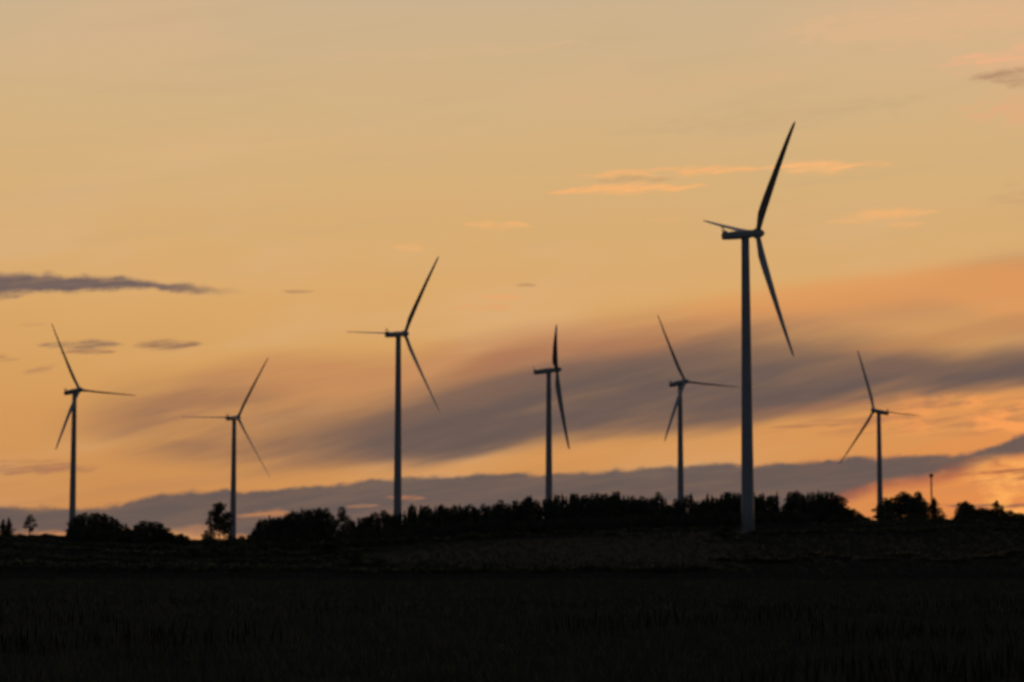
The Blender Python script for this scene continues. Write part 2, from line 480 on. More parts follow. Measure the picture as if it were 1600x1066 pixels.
gx = axis(-260, 320, 5.0, -20000, 20000)
gy = np.concatenate([axis(0, 560, 7.0, -6000, 1)[:-1], np.arange(560, 1120, 5.0), axis(1120, 1700, 15.0, 1119, 32000)])
gy = np.unique(gy)
GX, GY = np.meshgrid(gx, gy)
GZ = terrain(GX, GY)
nx, ny = len(gx), len(gy)
verts = np.stack([GX, GY, GZ], -1).reshape(-1, 3)
idx = np.arange(nx * ny).reshape(ny, nx)
faces = np.stack([idx[:-1, :-1], idx[:-1, 1:], idx[1:, 1:], idx[1:, :-1]], -1).reshape(-1, 4)
me = bpy.data.meshes.new('ground')
me.from_pydata(verts.tolist(), [], faces.tolist())
for p in me.polygons: p.use_smooth = True

gm = bpy.data.materials.new('fields'); gm.use_nodes = True
t = gm.node_tree; b = t.nodes['Principled BSDF']; b.inputs['Roughness'].default_value = 0.95; b.inputs['Specular IOR Level'].default_value = 0.05
tcg = t.nodes.new('ShaderNodeTexCoord')


def gnode(op, a, bb=None, clamp=False):
    n = t.nodes.new('ShaderNodeMath'); n.operation = op; n.use_clamp = clamp
    for i, v in enumerate((a, bb)):
        if v is None: continue
        if isinstance(v, (int, float)): n.inputs[i].default_value = v
        else: t.links.new(v, n.inputs[i])
    return n.outputs[0]


def gnoise(scale, sx=1.0, sy=1.0, detail=5.0):
    mp = t.nodes.new('ShaderNodeMapping'); mp.inputs['Scale'].default_value = (sx, sy, 1)
    t.links.new(tcg.outputs['Object'], mp.inputs[0])
    n = t.nodes.new('ShaderNodeTexNoise'); n.inputs['Scale'].default_value = scale; n.inputs['Detail'].default_value = detail
    t.links.new(mp.outputs[0], n.inputs['Vector'])
    return n.outputs['Fac']


def gmr(x, a, bb):
    n = t.nodes.new('ShaderNodeMapRange'); n.interpolation_type = 'SMOOTHSTEP'
    t.links.new(x, n.inputs[0]); n.inputs[1].default_value = a; n.inputs[2].default_value = bb
    return n.outputs[0]


def gmix(f, a, bb):
    n = t.nodes.new('ShaderNodeMix'); n.data_type = 'RGBA'
    if isinstance(f, float): n.inputs[0].default_value = f
    else: t.links.new(f, n.inputs[0])
    for i, v in ((6, a), (7, bb)):
        if isinstance(v, tuple): n.inputs[i].default_value = (*v, 1)
        else: t.links.new(v, n.inputs[i])
    return n.outputs[2]


sg = t.nodes.new('ShaderNodeSeparateXYZ'); t.links.new(tcg.outputs['Object'], sg.inputs[0])
PXs, PYs = sg.outputs[0], sg.outputs[1]
wob = gnode('MULTIPLY', gnode('SUBTRACT', gnoise(0.02), 0.5), 40.0)
yy = gnode('ADD', PYs, wob)
xx = gnode('ADD', PXs, wob)
c = gmix(gmr(gnoise(0.05, 1, 0.4), 0.35, 0.65), (0.03, 0.031, 0.02), (0.045, 0.044, 0.028))        # near rough meadow
c = gmix(gnode('MULTIPLY', gmr(gnoise(0.9), 0.45, 0.7), 0.6), c, (0.022, 0.024, 0.014))
slope = gmix(gmr(gnoise(0.03, 1, 3), 0.4, 0.6), (0.022, 0.025, 0.017), (0.034, 0.036, 0.024))
c = gmix(gmr(yy, 598, 612), c, slope)
# paler hay meadow on the slope, and a ploughed strip under it
mead = gnode('MULTIPLY', gnode('MULTIPLY', gmr(yy, 672, 684), gmr(yy, 905, 880)), gnode('MULTIPLY', gmr(xx, -62, -48), gmr(xx, 92, 74)))
c = gmix(mead, c, gmix(gmr(gnoise(0.15, 0.3, 2.0), 0.35, 0.65), (0.022, 0.027, 0.022), (0.032, 0.037, 0.03)))
mead2 = gnode('MULTIPLY', gnode('MULTIPLY', gmr(yy, 780, 790), gmr(yy, 960, 940)), gmr(xx, 84, 96))
c = gmix(mead2, c, (0.034, 0.037, 0.028))
t.links.new(c, b.inputs['Base Color'])
bpn = t.nodes.new('ShaderNodeBump'); bpn.inputs['Strength'].default_value = 0.8; bpn.inputs['Distance'].default_value = 0.4
t.links.new(gnoise(1.3), bpn.inputs['Height']); t.links.new(bpn.outputs[0], b.inputs['Normal'])
ground = link('ground', me, gm); tag(ground, kind='structure')


# ------------------------------------------------------------------ wind turbines
def lathe(profile, seg=32):
    """profile: list of (r, z) -> mesh data"""
    vs, fs = [], []
    for r, z in profile:
        for k in range(seg):
            a = 2 * math.pi * k / seg
            vs.append((r * math.cos(a), r * math.sin(a), z))
    for i in range(len(profile) - 1):
        for k in range(seg):
            k2 = (k + 1) % seg
            fs.append((i * seg + k, i * seg + k2, (i + 1) * seg + k2, (i + 1) * seg + k))
    fs.append(tuple(range(seg))[::-1]); fs.append(tuple((len(profile) - 1) * seg + k for k in range(seg)))
    return vs, fs


def mk(name, vs, fs, mat, smooth=True):
    m = bpy.data.meshes.new(name); m.from_pydata(vs, [], fs); m.materials.append(mat)
    if smooth:
        for p in m.polygons: p.use_smooth = True
    return m


def tower_mesh(H):
    top = H - 1.5
    zb = [0, top * 0.24, top * 0.5, top * 0.76, top]
    R = lambda z: 2.25 - (2.25 - 1.33) * (z / top) ** 0.92
    vs, fs = lathe([(R(0), -0.3)] + [(R(top * q / 12), top * q / 12) for q in range(1, 13)], 40)
    for z in zb[1:4] + [0.55]:
        base = len(vs)
        a, b_ = lathe([(R(z) + 0.02, z - 0.14), (R(z) + 0.07, z - 0.13), (R(z) + 0.07, z + 0.13), (R(z) + 0.02, z + 0.14)], 40)
        vs += a; fs += [tuple(base + q for q in f) for f in b_]
    m = mk('tower', vs, fs, MAT_TOWER)
    return m


def bm_box(bm, cx, cy, cz, sx, sy, sz, bevel=0.0):
    r = bmesh.ops.create_cube(bm, size=1.0, matrix=Matrix.Translation((cx, cy, cz)) @ Matrix.Diagonal((sx, sy, sz, 1)))
    if bevel:
        es = list({e for v in r['verts'] for e in v.link_edges})
        bmesh.ops.bevel(bm, geom=es, offset=bevel, segments=2, affect='EDGES', profile=0.7)


def bm_done(bm, name, mat):
    m = bpy.data.meshes.new(name); bm.to_mesh(m); bm.free(); m.materials.append(mat)
    return m


# the nacelle shell: loft of rounded rectangles along x (rotor side +x)
def nacelle_mesh():
    secs = [(-8.5, 0.95, -1.55, 0.55), (-8.35, 1.25, -1.75, 0.95), (-6.5, 1.6, -1.9, 1.3), (-2.0, 1.75, -1.95, 1.6), (1.8, 1.7, -1.75, 1.55), (3.0, 1.35, -1.35, 1.3), (3.25, 1.1, -1.1, 1.1)]
    vs, fs = [], []
    seg = 20
    for x, hw, z0, z1 in secs:
        z0, z1 = z0 * 0.8, z1 * 0.82
        cz, hz = (z0 + z1) / 2, (z1 - z0) / 2
        for k in range(seg):
            a = 2 * math.pi * k / seg
            ca, sa = math.cos(a), math.sin(a)
            n = 4.0
            s = (abs(ca) ** n + abs(sa) ** n) ** (-1 / n)
            vs.append((x, hw * ca * s, cz + hz * sa * s))
    for i in range(len(secs) - 1):
        for k in range(seg):
            k2 = (k + 1) % seg
            fs.append((i * seg + k, i * seg + k2, (i + 1) * seg + k2, (i + 1) * seg + k))
    fs.append(tuple(range(seg))[::-1]); fs.append(tuple((len(secs) - 1) * seg + k for k in range(seg)))
    return mk('nacelle', vs, fs, MAT_NAC, False)


NAC = nacelle_mesh()
bm = bmesh.new()
bm_box(bm, -7.6, 0.0, 1.05, 0.8, 2.2, 0.9, 0.08)
COOL = bm_done(bm, 'cooler', MAT_NAC)
bm = bmesh.new()
for y in (-0.7, 0.7):
    bm_box(bm, -8.1, y, 1.6, 0.2, 0.2, 2.6)
    bm_box(bm, -8.1, y, 2.95, 0.45, 0.25, 0.2)
bm_box(bm, -8.1, 0, 2.3, 0.12, 1.4, 0.12)
WMAST = bm_done(bm, 'weather_mast', MAT_DARKM)


def hub_mesh():
    prof = [(1.15, -1.35), (1.5, -1.1), (1.7, -0.4), (1.72, 0.3), (1.55, 1.1), (1.2, 1.9), (0.7, 2.55), (0.25, 2.85), (0.02, 2.9)]
    vs, fs = lathe(prof, 28)
    vs = [(z, x, y) for x, y, z in vs]
    return mk('spinner', vs, fs, MAT_BLADE)


HUB = hub_mesh()


def blade_mesh(pitch):
    R = 45.0
    st = [0.9, 1.6, 2.6, 4.0, 6.0, 8.5, 11.5, 15, 19, 23, 27, 31, 35, 38.5, 41.5, 43.5, 44.6, 45.0]
    ch = np.interp(st, [0, 2.2, 9, 15, 23, 31, 38.5, 43.5, 44.6, 45], [1.75, 1.75, 3.0, 2.8, 2.3, 1.85, 1.4, 0.95, 0.6, 0.2])
    th = np.interp(st, [0, 2.4, 6, 9, 15, 25, 45], [1.0, 1.0, 0.55, 0.36, 0.25, 0.2, 0.16])
    tw = np.interp(st, [0, 5, 10, 20, 30, 45], [13, 13, 10, 5, 2, 0])
    seg = 16
    vs, fs = [], []
    for i, r in enumerate(st):
        ang = math.radians(pitch - tw[i] * 0.6)
        round_ = max(0.0, min(1.0, (r - 2.2) / 5.0))
        for k in range(seg):
            a = 2 * math.pi * k / seg
            u = math.cos(a)             # 1 = trailing edge
            w = math.sin(a)
            # blend circle -> airfoil (thick near the leading edge)
            ax = u * 0.5 + 0.2 * round_
            thick = th[i] * 0.5 * ((1 - round_) + round_ * (1.0 - 0.75 * max(0.0, (u + 0.3) / 1.3)))
            az_ = w * thick
            cy, cx_ = ax * ch[i], az_ * ch[i]
            # chord mostly along tangent (y) turned by the pitch towards the axis (x)
            y = cy * math.cos(ang) - cx_ * math.sin(ang)
            x = cy * math.sin(ang) + cx_ * math.cos(ang)
            x += 1.3 * (r / R) ** 2 + r * math.tan(math.radians(1.2))
            vs.append((x, y, r))
    n = len(st)
    for i in range(n - 1):
        for k in range(seg):
            k2 = (k + 1) % seg
            fs.append((i * seg + k, i * seg + k2, (i + 1) * seg + k2, (i + 1) * seg + k))
    fs.append(tuple(range(seg))[::-1]); fs.append(tuple((n - 1) * seg + k for k in range(seg)))
    return mk('blade', vs, fs, MAT_BLADE)


BLADE = blade_mesh(-78.0)
bm = bmesh.new()
bm_box(bm, 0, 0, 0, 0.12, 0.95, 2.1, 0.02)
DOOR = bm_done(bm, 'door', MAT_DARKM)
bm = bmesh.new()
for k in range(6):
    bm_box(bm, -2.4 - 0.3 * k, 0, 1.35 - 0.24 * k, 0.3, 1.1, 0.06)
for y in (-0.55, 0.55):
    bm_box(bm, -2.3, y, 1.9, 0.05, 0.05, 1.1)
    bm_box(bm, -3.9, y, 0.7, 0.05, 0.05, 1.1)
    bmesh.ops.create_cube(bm, size=1.0, matrix=Matrix.Translation((-3.1, y, 1.85)) @ Matrix.Rotation(math.radians(-37), 4, 'Y') @ Matrix.Diagonal((2.0, 0.05, 0.05, 1)))
STAIR = bm_done(bm, 'stairs', MAT_DARKM)
FOUND = mk('foundation', *lathe([(4.2, -0.6), (4.2, 0.12), (3.6, 0.22), (2.2, 0.25)], 36), MAT_CONC, False)

TILT = math.radians(6.0)
turbines = [
    # tower px, hub py, distance, rotor azimuth, blade angle, mirrored blade, label
    (116.5, 611, 1480, 128.0, 91.5, 0, 'wind turbine standing farthest left, beside the copse, one blade pointing level to the right'),
    (366.0, 653, 1565, 25.5, 88.0, 0, 'small far wind turbine rising beside the gappy tree, one blade pointing level to the left'),
    (622.5, 522, 1210, 43.0, 85.0, 0, 'second tallest looking wind turbine, standing between the gappy tree and the edge-on turbine'),
    (857.5, 579, 1335, 92.5, 50.5, 0, 'wind turbine seen with its rotor fully edge-on, above the middle of the wood'),
    (1062.5, 598, 1475, 139.0, 92.0, 0, 'wind turbine just left of the tallest tower, one blade reaching right towards that tower'),
    (1164.5, 366, 808, 69.0, 76.8, 0, 'tallest and nearest wind turbine, its pale tower foot visible in front of the wood'),
    (1373.0, 643, 1605, 233.0, 97.8, 0, 'wind turbine farthest right, rotor on the left of its tower, standing against the orange gap'),
]
TGROUP = 'wind turbines on the ridge'
for k, (tx, hy, D, A, ph, mir, lab) in enumerate(turbines):
    p = at(tx, hy, D)
    gz = ground_z(p.x, p.y)
    H = p.z - gz
    t_ = empty('wind_turbine', (p.x, p.y, gz), math.radians(90 - A))
    tag(t_, lab, 'wind turbine', TGROUP)
    link('foundation', FOUND, None, t_)
    tw = link('tower', tower_mesh(H), None, t_)
    d = link('door', DOOR, None, tw); d.location = (-2.24, 0, 2.6)
    link('stairs', STAIR, None, tw)
    n_ = link('nacelle', NAC, None, t_); n_.location = (0, 0, H); n_.rotation_euler = (0, -TILT, 0)
    link('cooler', COOL, None, n_); link('weather_mast', WMAST, None, n_)
    ax = Vector((math.cos(TILT), 0, math.sin(TILT)))
    hub = Vector((0, 0, H)) + ax * 4.4
    h_ = link('spinner', HUB, None, t_); h_.location = hub; h_.rotation_euler = (0, -TILT, 0)
    for q in range(3):
        bl = link('blade', BLADE, None, t_)
        # local x = rotor axis; rotate clockwise on screen (towards +y) by ph
        mt = Matrix.Rotation(-TILT, 4, 'Y') @ Matrix.Rotation(-math.radians(ph + 120 * q), 4, 'X')
        bl.location = hub; bl.rotation_euler = mt.to_euler()

# ------------------------------------------------------------------ trees
def tube(vs, fs, p0, p1, r0, r1, seg=6):
    p0, p1 = Vector(p0), Vector(p1)
    d = (p1 - p0).normalized()
    a = d.orthogonal().normalized(); b_ = d.cross(a)
    base = len(vs)
    for p, r in ((p0, r0), (p1, r1)):
        for k in range(seg):
            an = 2 * math.pi * k / seg
            vs.append(tuple(p + a * (r * math.cos(an)) + b_ * (r * math.sin(an))))
    for k in range(seg):
        k2 = (k + 1) % seg
        fs.append((base + k, base + k2, base + seg + k2, base + seg + k))
    fs.append(tuple(base + seg + k for k in range(seg)))


def leaf_quads(P, size, rs, droop=0.0):
    """P: n x 3 centres -> quads of random orientation"""
    n = len(P)
    u = rs.normal(size=(n, 3)); u /= np.linalg.norm(u, axis=1)[:, None]
    w = rs.normal(size=(n, 3)); w -= (w * u).sum(1)[:, None] * u; w /= np.linalg.norm(w, axis=1)[:, None]
    s = size * rs.uniform(0.6, 1.35, n)[:, None]
    asp = rs.uniform(0.45, 0.9, n)[:, None]
    a, b_ = u * s, w * s * asp
    V = np.stack([P - a * 0.5, P + b_ * 0.5 - a * 0.05, P + a * 0.5, P - b_ * 0.5 + a * 0.05], 1).reshape(-1, 3)
    Fc = np.arange(4 * n).reshape(-1, 4)
    return V, Fc


def crown_obj(P, size, rs, mat, name='crown'):
    V, Fc = leaf_quads(P, size, rs)
    m = bpy.data.meshes.new(name)
    m.from_pydata(V.tolist(), [], Fc.tolist()); m.materials.append(mat)
    return m


def round_tree(seed, H=14.0, W=6.0, base=0.22, n=1500, size=0.75, mat=MAT_LEAF, nl=9, gappy=0.0):
    rs = np.random.default_rng(seed)
    pts, vs, fs = [], [], []
    lean = rs.normal(0, 0.25, 2)
    top = H * 0.72
    segs = 5
    pr = [(lean[0] * (i / segs) ** 1.5 * 2, lean[1] * (i / segs) ** 1.5 * 2, top * i / segs - (0.4 if i == 0 else 0)) for i in range(segs + 1)]
    r0 = H * 0.02
    for i in range(segs):
        tube(vs, fs, pr[i], pr[i + 1], r0 * (1 - 0.15 * i), r0 * (1 - 0.15 * (i + 1)))
    for j in range(nl):
        f = (j + 0.5) / nl
        a = j * 2.4 + rs.uniform(-0.4, 0.4)
        zc = H * (base + 0.1 + (1 - base - 0.22) * f)
        rad = W * 0.5 * (0.62 - 0.45 * abs(f - 0.35) - (0.15 if f > 0.8 else 0)) * rs.uniform(0.7, 1.25)
        c = np.array([math.cos(a) * rad, math.sin(a) * rad, zc])
        if f > 0.85: c[:2] *= 0.4; c[2] = H * 0.88
        e = np.array([W * rs.uniform(0.2, 0.33), W * rs.uniform(0.2, 0.33), H * rs.uniform(0.09, 0.15)])
        e *= (1 - gappy * 0.35)
        q = rs.normal(size=(n // nl, 3)); q /= np.linalg.norm(q, axis=1)[:, None]
        rr = rs.uniform(0.15, 1.08, len(q)) ** 0.55
        P = c + q * e * rr[:, None]
        P[:, 2] = np.minimum(P[:, 2], H * 1.0)
        pts.append(P)
        zi = min(top * 0.95, max(H * base * 0.8, zc - rad * 0.9))
        k = zi / top
        tube(vs, fs, (lean[0] * k ** 1.5 * 2, lean[1] * k ** 1.5 * 2, zi), tuple(c), r0 * 0.4, r0 * 0.12, 5)
    P = np.concatenate(pts)
    return mk('trunk', vs, fs, MAT_BARK), crown_obj(P, size, rs, mat)


def spruce_tree(seed, H=16.0, W=4.6, n=1500, size=0.6, base=0.08, power=0.85):
    rs = np.random.default_rng(seed)
    vs, fs = [], []
    tube(vs, fs, (0, 0, -0.4), (0, 0, H * 0.5), H * 0.016, H * 0.009)
    tube(vs, fs, (0, 0, H * 0.5), (0, 0, H * 0.985), H * 0.009, 0.03)
    pts = []
    whorls = 20
    for w in range(whorls):
        f = w / whorls
        z = H * (base + (0.97 - base) * f)
        R = W * 0.5 * (1 - f) ** power * rs.uniform(0.78, 1.15) + 0.12
        nb = 7 if f < 0.75 else 5
        for j in range(nb):
            a = rs.uniform(0, 2 * math.pi)
            Rb = R * rs.uniform(0.7, 1.15)
            m_ = max(3, int(n / (whorls * nb) * (0.4 + 1.2 * (1 - f))))
            s = rs.uniform(0.05, 1, m_)
            zz = z - s * Rb * 0.28 + (s ** 2) * Rb * 0.12
            sp = 0.13 * Rb * (0.4 + s)
            pts.append(np.stack([np.cos(a) * s * Rb + rs.normal(0, 1, m_) * sp, np.sin(a) * s * Rb + rs.normal(0, 1, m_) * sp, zz + rs.normal(0, 0.16, m_)], -1))
            if f < 0.9 and j < 4:
                tube(vs, fs, (0, 0, z), (math.cos(a) * Rb * 0.9, math.sin(a) * Rb * 0.9, z - Rb * 0.15), 0.05, 0.015, 4)
    pts.append(np.stack([rs.normal(0, 0.05, 14), rs.normal(0, 0.05, 14), np.linspace(H * 0.93, H * 0.995, 14)], -1))
    return mk('trunk', vs, fs, MAT_BARK), crown_obj(np.concatenate(pts), size, rs, MAT_SPRUCE)


def bush(seed, H=3.0, W=4.0, n=620, size=0.45):
    rs = np.random.default_rng(seed)
    vs, fs, pts = [], [], []
    for j in range(6):
        a = j * 1.1 + rs.uniform(-.3, .3); R = W * 0.28 * rs.uniform(0.3, 1.1)
        c = np.array([math.cos(a) * R, math.sin(a) * R, H * rs.uniform(0.26, 0.66)])
        q = rs.normal(size=(n // 6, 3)); q /= np.linalg.norm(q, axis=1)[:, None]
        e = np.array([W * 0.29, W * 0.29, H * 0.36])
        P = c + q * e * (rs.uniform(0.1, 1.1, len(q)) ** 0.5)[:, None]
        P[:, 2] = np.clip(P[:, 2], 0.02, H)
        pts.append(P)
        tube(vs, fs, (0.1 * math.cos(a), 0.1 * math.sin(a), -0.2), tuple(c), 0.07, 0.02, 5)
    return mk('trunk', vs, fs, MAT_BARK), crown_obj(np.concatenate(pts), size, rs, MAT_LEAF)


K = {}
K['spruce'] = [(16.0, *spruce_tree(s, 16, w, 2300, 0.62, 0.05, pw)) for s, w, pw in ((1, 4.4, .8), (2, 5.2, .9), (3, 3.8, .7), (4, 4.8, .75))]
K['pine'] = [(15.0, *round_tree(s, 15, 5.8, 0.16, 1500, 0.65, MAT_SPRUCE, 8)) for s in (21, 22, 23)]
K['round'] = [(14.0, *round_tree(s, 14, w, 0.04, 1900, 0.7, MAT_LEAF, 10)) for s, w in ((11, 7.0), (12, 6.2), (13, 8.0), (14, 7.4))]
K['airy'] = [(15.0, *round_tree(s, 15, 5.6, 0.16, 1100, 0.55, MAT_BIRCH, 9, 0.6)) for s in (31, 32)]
K['gappy'] = [(16.0, *round_tree(77, 16, 10.5, 0.3, 2300, 0.7, MAT_LEAF, 13, 0.75))]
K['bush'] = [(3.0, *bush(s)) for s in (41, 42, 43, 44)]

SKY = [(-60, 815), (0, 810), (18, 809), (20, 834), (36, 830), (58, 830), (60, 838), (105, 839), (110, 825), (120, 812), (130, 804), (160, 804), (175, 810), (188, 808), (192, 820), (205, 826),
       (212, 822), (222, 817), (238, 816), (250, 821), (262, 831), (275, 835), (290, 841), (300, 846), (315, 842), (370, 842), (385, 840), (398, 828), (408, 814), (425, 809),
       (435, 813), (445, 807), (457, 800), (470, 800), (480, 797), (500, 795), (512, 800), (520, 806), (525, 796), (545, 794), (550, 815), (562, 814), (572, 810), (580, 805), (600, 803), (615, 806), (630, 802),
       (640, 795), (650, 793), (665, 795), (675, 796), (683, 790), (690, 789), (700, 797), (712, 795), (720, 789), (735, 790), (745, 795), (760, 793), (770, 790), (785, 787), (810, 787), (820, 782), (828, 777),
       (840, 785), (850, 781), (870, 775), (880, 772), (890, 779), (903, 771), (912, 777), (930, 774), (945, 775), (960, 772), (975, 775), (990, 780), (1005, 776), (1020, 777), (1035, 775), (1045, 780),
       (1055, 782), (1070, 776), (1078, 775), (1085, 779), (1092, 786), (1097, 784), (1105, 777), (1112, 775), (1118, 781), (1130, 774), (1160, 773), (1190, 773), (1200, 776), (1210, 771), (1220, 775),
       (1230, 775), (1242, 770), (1255, 771), (1262, 775), (1275, 772), (1300, 772), (1310, 778), (1316, 788), (1325, 797), (1337, 800), (1347, 804), (1354, 813), (1358, 819),
       (1372, 790), (1378, 784), (1390, 782), (1398, 781), (1408, 775), (1415, 771), (1420, 773), (1428, 779), (1434, 769), (1438, 770), (1444, 790), (1450, 799),
       (1456, 785), (1459, 780), (1463, 787), (1470, 799), (1474, 818), (1494, 816), (1499, 792), (1508, 784), (1515, 786), (1519, 797), (1530, 797), (1545, 797), (1552, 790), (1557, 784), (1563, 788),
       (1570, 799), (1580, 804), (1600, 804), (1660, 800), (1720, 810)]
SX = np.array([s[0] for s in SKY], float); SYv = np.array([s[1] for s in SKY], float)


def sky_y(x): return float(np.interp(x, SX, SYv))


VK = {'spruce': 'spruce_tree', 'pine': 'pine_tree', 'round': 'leafy_tree', 'airy': 'birch_tree', 'gappy': 'leafy_tree', 'bush': 'shrub'}
rk = random.Random(5)
vcount = {k: 0 for k in K}


def plant(px, ytop, Y, kind, label, group=None, wpx=None, cat=None, variant=None, wide=1.0):
    """a tree whose tip stands at the given height; wpx: crown width in photo pixels"""
    tip = at(px, ytop, Y)
    gz = ground_z(tip.x, Y)
    h = max(tip.z - gz, 1.0)
    v = (vcount[kind] % len(K[kind])) if variant is None else variant
    vcount[kind] += 1
    H0, tm, cm = K[kind][v]
    o = empty(VK[kind], (tip.x, Y, gz), rk.uniform(0, 6.28))
    s = h / H0
    if wpx:
        nat = {'spruce': 4.6, 'pine': 5.2, 'round': 7.2, 'airy': 5.4, 'gappy': 9.5, 'bush': 4.0}[kind]
        sx = (wpx / F * Y) / nat
    else:
        sx = s * wide
    o.scale = (sx, sx, s)
    link('trunk' if kind != 'bush' else 'stems', tm, None, o)
    link('crown' if kind != 'bush' else 'foliage', cm, None, o)
    tag(o, label, cat or ('shrub' if kind == 'bush' else 'tree'), group)
    return o


# -- single trees one can point at
plant(5, 811, 960, 'spruce', 'dark pointed tree cut by the left edge of the picture', wpx=23)
plant(14, 809, 955, 'spruce', 'dark pointed tree second from the left picture edge', wpx=21)
plant(47, 803, 950, 'airy', 'lone thin-leaved tree standing apart between the left picture edge and the leftmost turbine', wpx=24, variant=0)
plant(343, 783, 930, 'gappy', 'tall broad tree with sky showing through its crown, left of the second turbine', wpx=44)
plant(357, 800, 940, 'airy', 'slim tree growing against the tower of the second turbine', wpx=18, variant=1)
plant(457, 797, 965, 'spruce', 'pointed spruce sticking up from the left end of the wood', wpx=17)
plant(535, 793, 950, 'pine', 'tall square-topped tree with a light gap on its left, in the left wood', wpx=24)
plant(688, 788, 970, 'round', 'round-headed tree rising a little above the wood right of the third turbine', wpx=18)
plant(828, 776, 975, 'round', 'round-headed tree standing up from the wood just left of the edge-on turbine', wpx=16)
plant(1192, 769, 975, 'spruce', 'thin pointed spruce just right of the tallest turbine tower', wpx=11)
plant(1310, 773, 970, 'round', 'broad tree at the right end of the wood where it drops to the orange gap', wpx=34)
plant(1416, 770, 980, 'pine', 'highest dark tree of the clump right of the farthest right turbine', wpx=24)
plant(1436, 767, 985, 'spruce', 'narrow pointed tree at the right side of the clump beside the farthest right turbine', wpx=15)
plant(1459, 778, 985, 'spruce', 'dark spruce standing at the foot of the thin mast', wpx=40)
plant(1509, 783, 985, 'spruce', 'stout spruce right of the bright horizon gap', wpx=46, variant=1)
plant(1557, 782, 985, 'spruce', 'pointed spruce nearest the right picture edge', wpx=42, variant=3)

# -- the woods, tree by tree along the skyline
zones = [
    (110, 200, 6.5, 920, ('round', 'spruce', 'round'), 'dark tree in the copse just right of the leftmost turbine', 'copse right of the leftmost turbine'),
    (203, 304, 6.8, 900, ('round', 'round', 'pine'), 'low dark tree in the row sloping down towards the gappy tree', 'row sloping down to the gappy tree'),
    (312, 395, 10.0, 920, ('round', 'bush'), 'low tree at the foot of the gappy tree and second turbine', 'low trees at the second turbine'),
    (402, 516, 6.2, 950, ('round', 'pine', 'round', 'spruce'), 'dark tree in the left end of the wood, before the third turbine', 'left end of the wood'),
    (552, 850, 6.2, 980, ('round', 'spruce', 'pine', 'round', 'spruce'), 'dark tree in the closed wood between the third and the edge-on turbine', 'wood between third and edge-on turbine'),
    (858, 1042, 6.2, 985, ('spruce', 'pine', 'round', 'spruce'), 'dark tree in the closed wood right of the edge-on turbine', 'wood right of the edge-on turbine'),
    (1054, 1089, 6.2, 985, ('spruce', 'pine'), 'dark tree between the two narrow light gaps in the wood', 'wood between the two narrow gaps'),
    (1098, 1180, 6.2, 985, ('round', 'spruce', 'pine'), 'dark tree in the wood behind the tallest turbine tower', 'wood behind the tallest tower'),
    (1186, 1219, 6.2, 985, ('pine', 'spruce', 'round'), 'dark tree right of the tallest turbine, before the pink gap', 'wood before the pink gap'),
    (1234, 1318, 8.0, 980, ('pine', 'spruce', 'round'), 'dark tree between the pink gap and the right end of the wood', 'right end of the wood'),
    (1322, 1354, 9.0, 975, ('round',), 'low round tree stepping down to the farthest right turbine', 'low trees left of the last turbine'),
    (1374, 1450, 7.0, 985, ('round', 'pine'), 'dark tree in the clump right of the farthest right turbine', 'clump right of the last turbine'),
    (1500, 1548, 6.5, 985, ('round', 'pine'), 'tree between the two pointed spruces at the right', 'trees between the right spruces'),
    (1564, 1660, 6.5, 985, ('round', 'spruce'), 'low tree running out to the right picture edge', 'trees at the right picture edge'),
]
def word(n):
    one = ['', 'first', 'second', 'third', 'fourth', 'fifth', 'sixth', 'seventh', 'eighth', 'ninth', 'tenth', 'eleventh', 'twelfth', 'thirteenth',
           'fourteenth', 'fifteenth', 'sixteenth', 'seventeenth', 'eighteenth', 'nineteenth', 'twentieth']
    return one[n] if n <= 20 else ('thirtieth' if n == 30 else ('twenty-' if n < 30 else 'thirty-') + one[n % 10])


front = []
for x0, x1, step, Y, kinds, lab, grp in zones:
    x = x0 + 2.0
    i = 0
    while x <= x1 - 1:
        kd = kinds[i % len(kinds)]
        if rk.random() < 0.3: kd = rk.choice(kinds)
        yt = sky_y(x) - 2.5 + rk.choice((-3, -1, 0, 1, 3)) + rk.uniform(-1.5, 1.5)
        w = {'spruce': rk.uniform(13, 18), 'pine': rk.uniform(15, 21), 'round': rk.uniform(17, 25), 'bush': 20}[kd]
        w = min(w, 2.0 * min(x - x0 + 6, x1 - x + 6) + 6)
        w *= 1.2
        front.append((x, plant(x, yt, Y + rk.uniform(-22, 18), kd, lab, grp, wpx=w)))
        x += step * rk.uniform(0.8, 1.25); i += 1
# lower trees that close the gaps between the stretches of wood
for x, y, Y, kd, w in [(199, 823, 920, 'round', 20), (308, 843, 915, 'round', 18), (327, 828, 925, 'round', 26), (377, 837, 930, 'round', 24), (396, 829, 945, 'round', 20), (549, 812, 955, 'round', 24),
                       (519, 805, 955, 'pine', 18), (616, 803, 985, 'round', 22), (627, 801, 985, 'spruce', 18), (851, 780, 990, 'pine', 18), (860, 779, 990, 'round', 22), (1040, 778, 990, 'spruce', 16), (1047, 787, 990, 'round', 22),
                       (1056, 780, 985, 'pine', 17), (1093, 787, 990, 'round', 22), (1177, 774, 990, 'round', 22), (1184, 775, 990, 'pine', 18), (1226, 789, 990, 'round', 22), (1230, 779, 995, 'spruce', 15),
                       (1320, 795, 985, 'round', 26), (1344, 804, 980, 'round', 24), (1470, 806, 990, 'round', 16), (1548, 796, 985, 'round', 22), (1566, 797, 985, 'round', 22)]:
    front.append((x, plant(x, y, Y, kd, 'tree', 'low trees closing gaps in the skyline', wpx=w)))

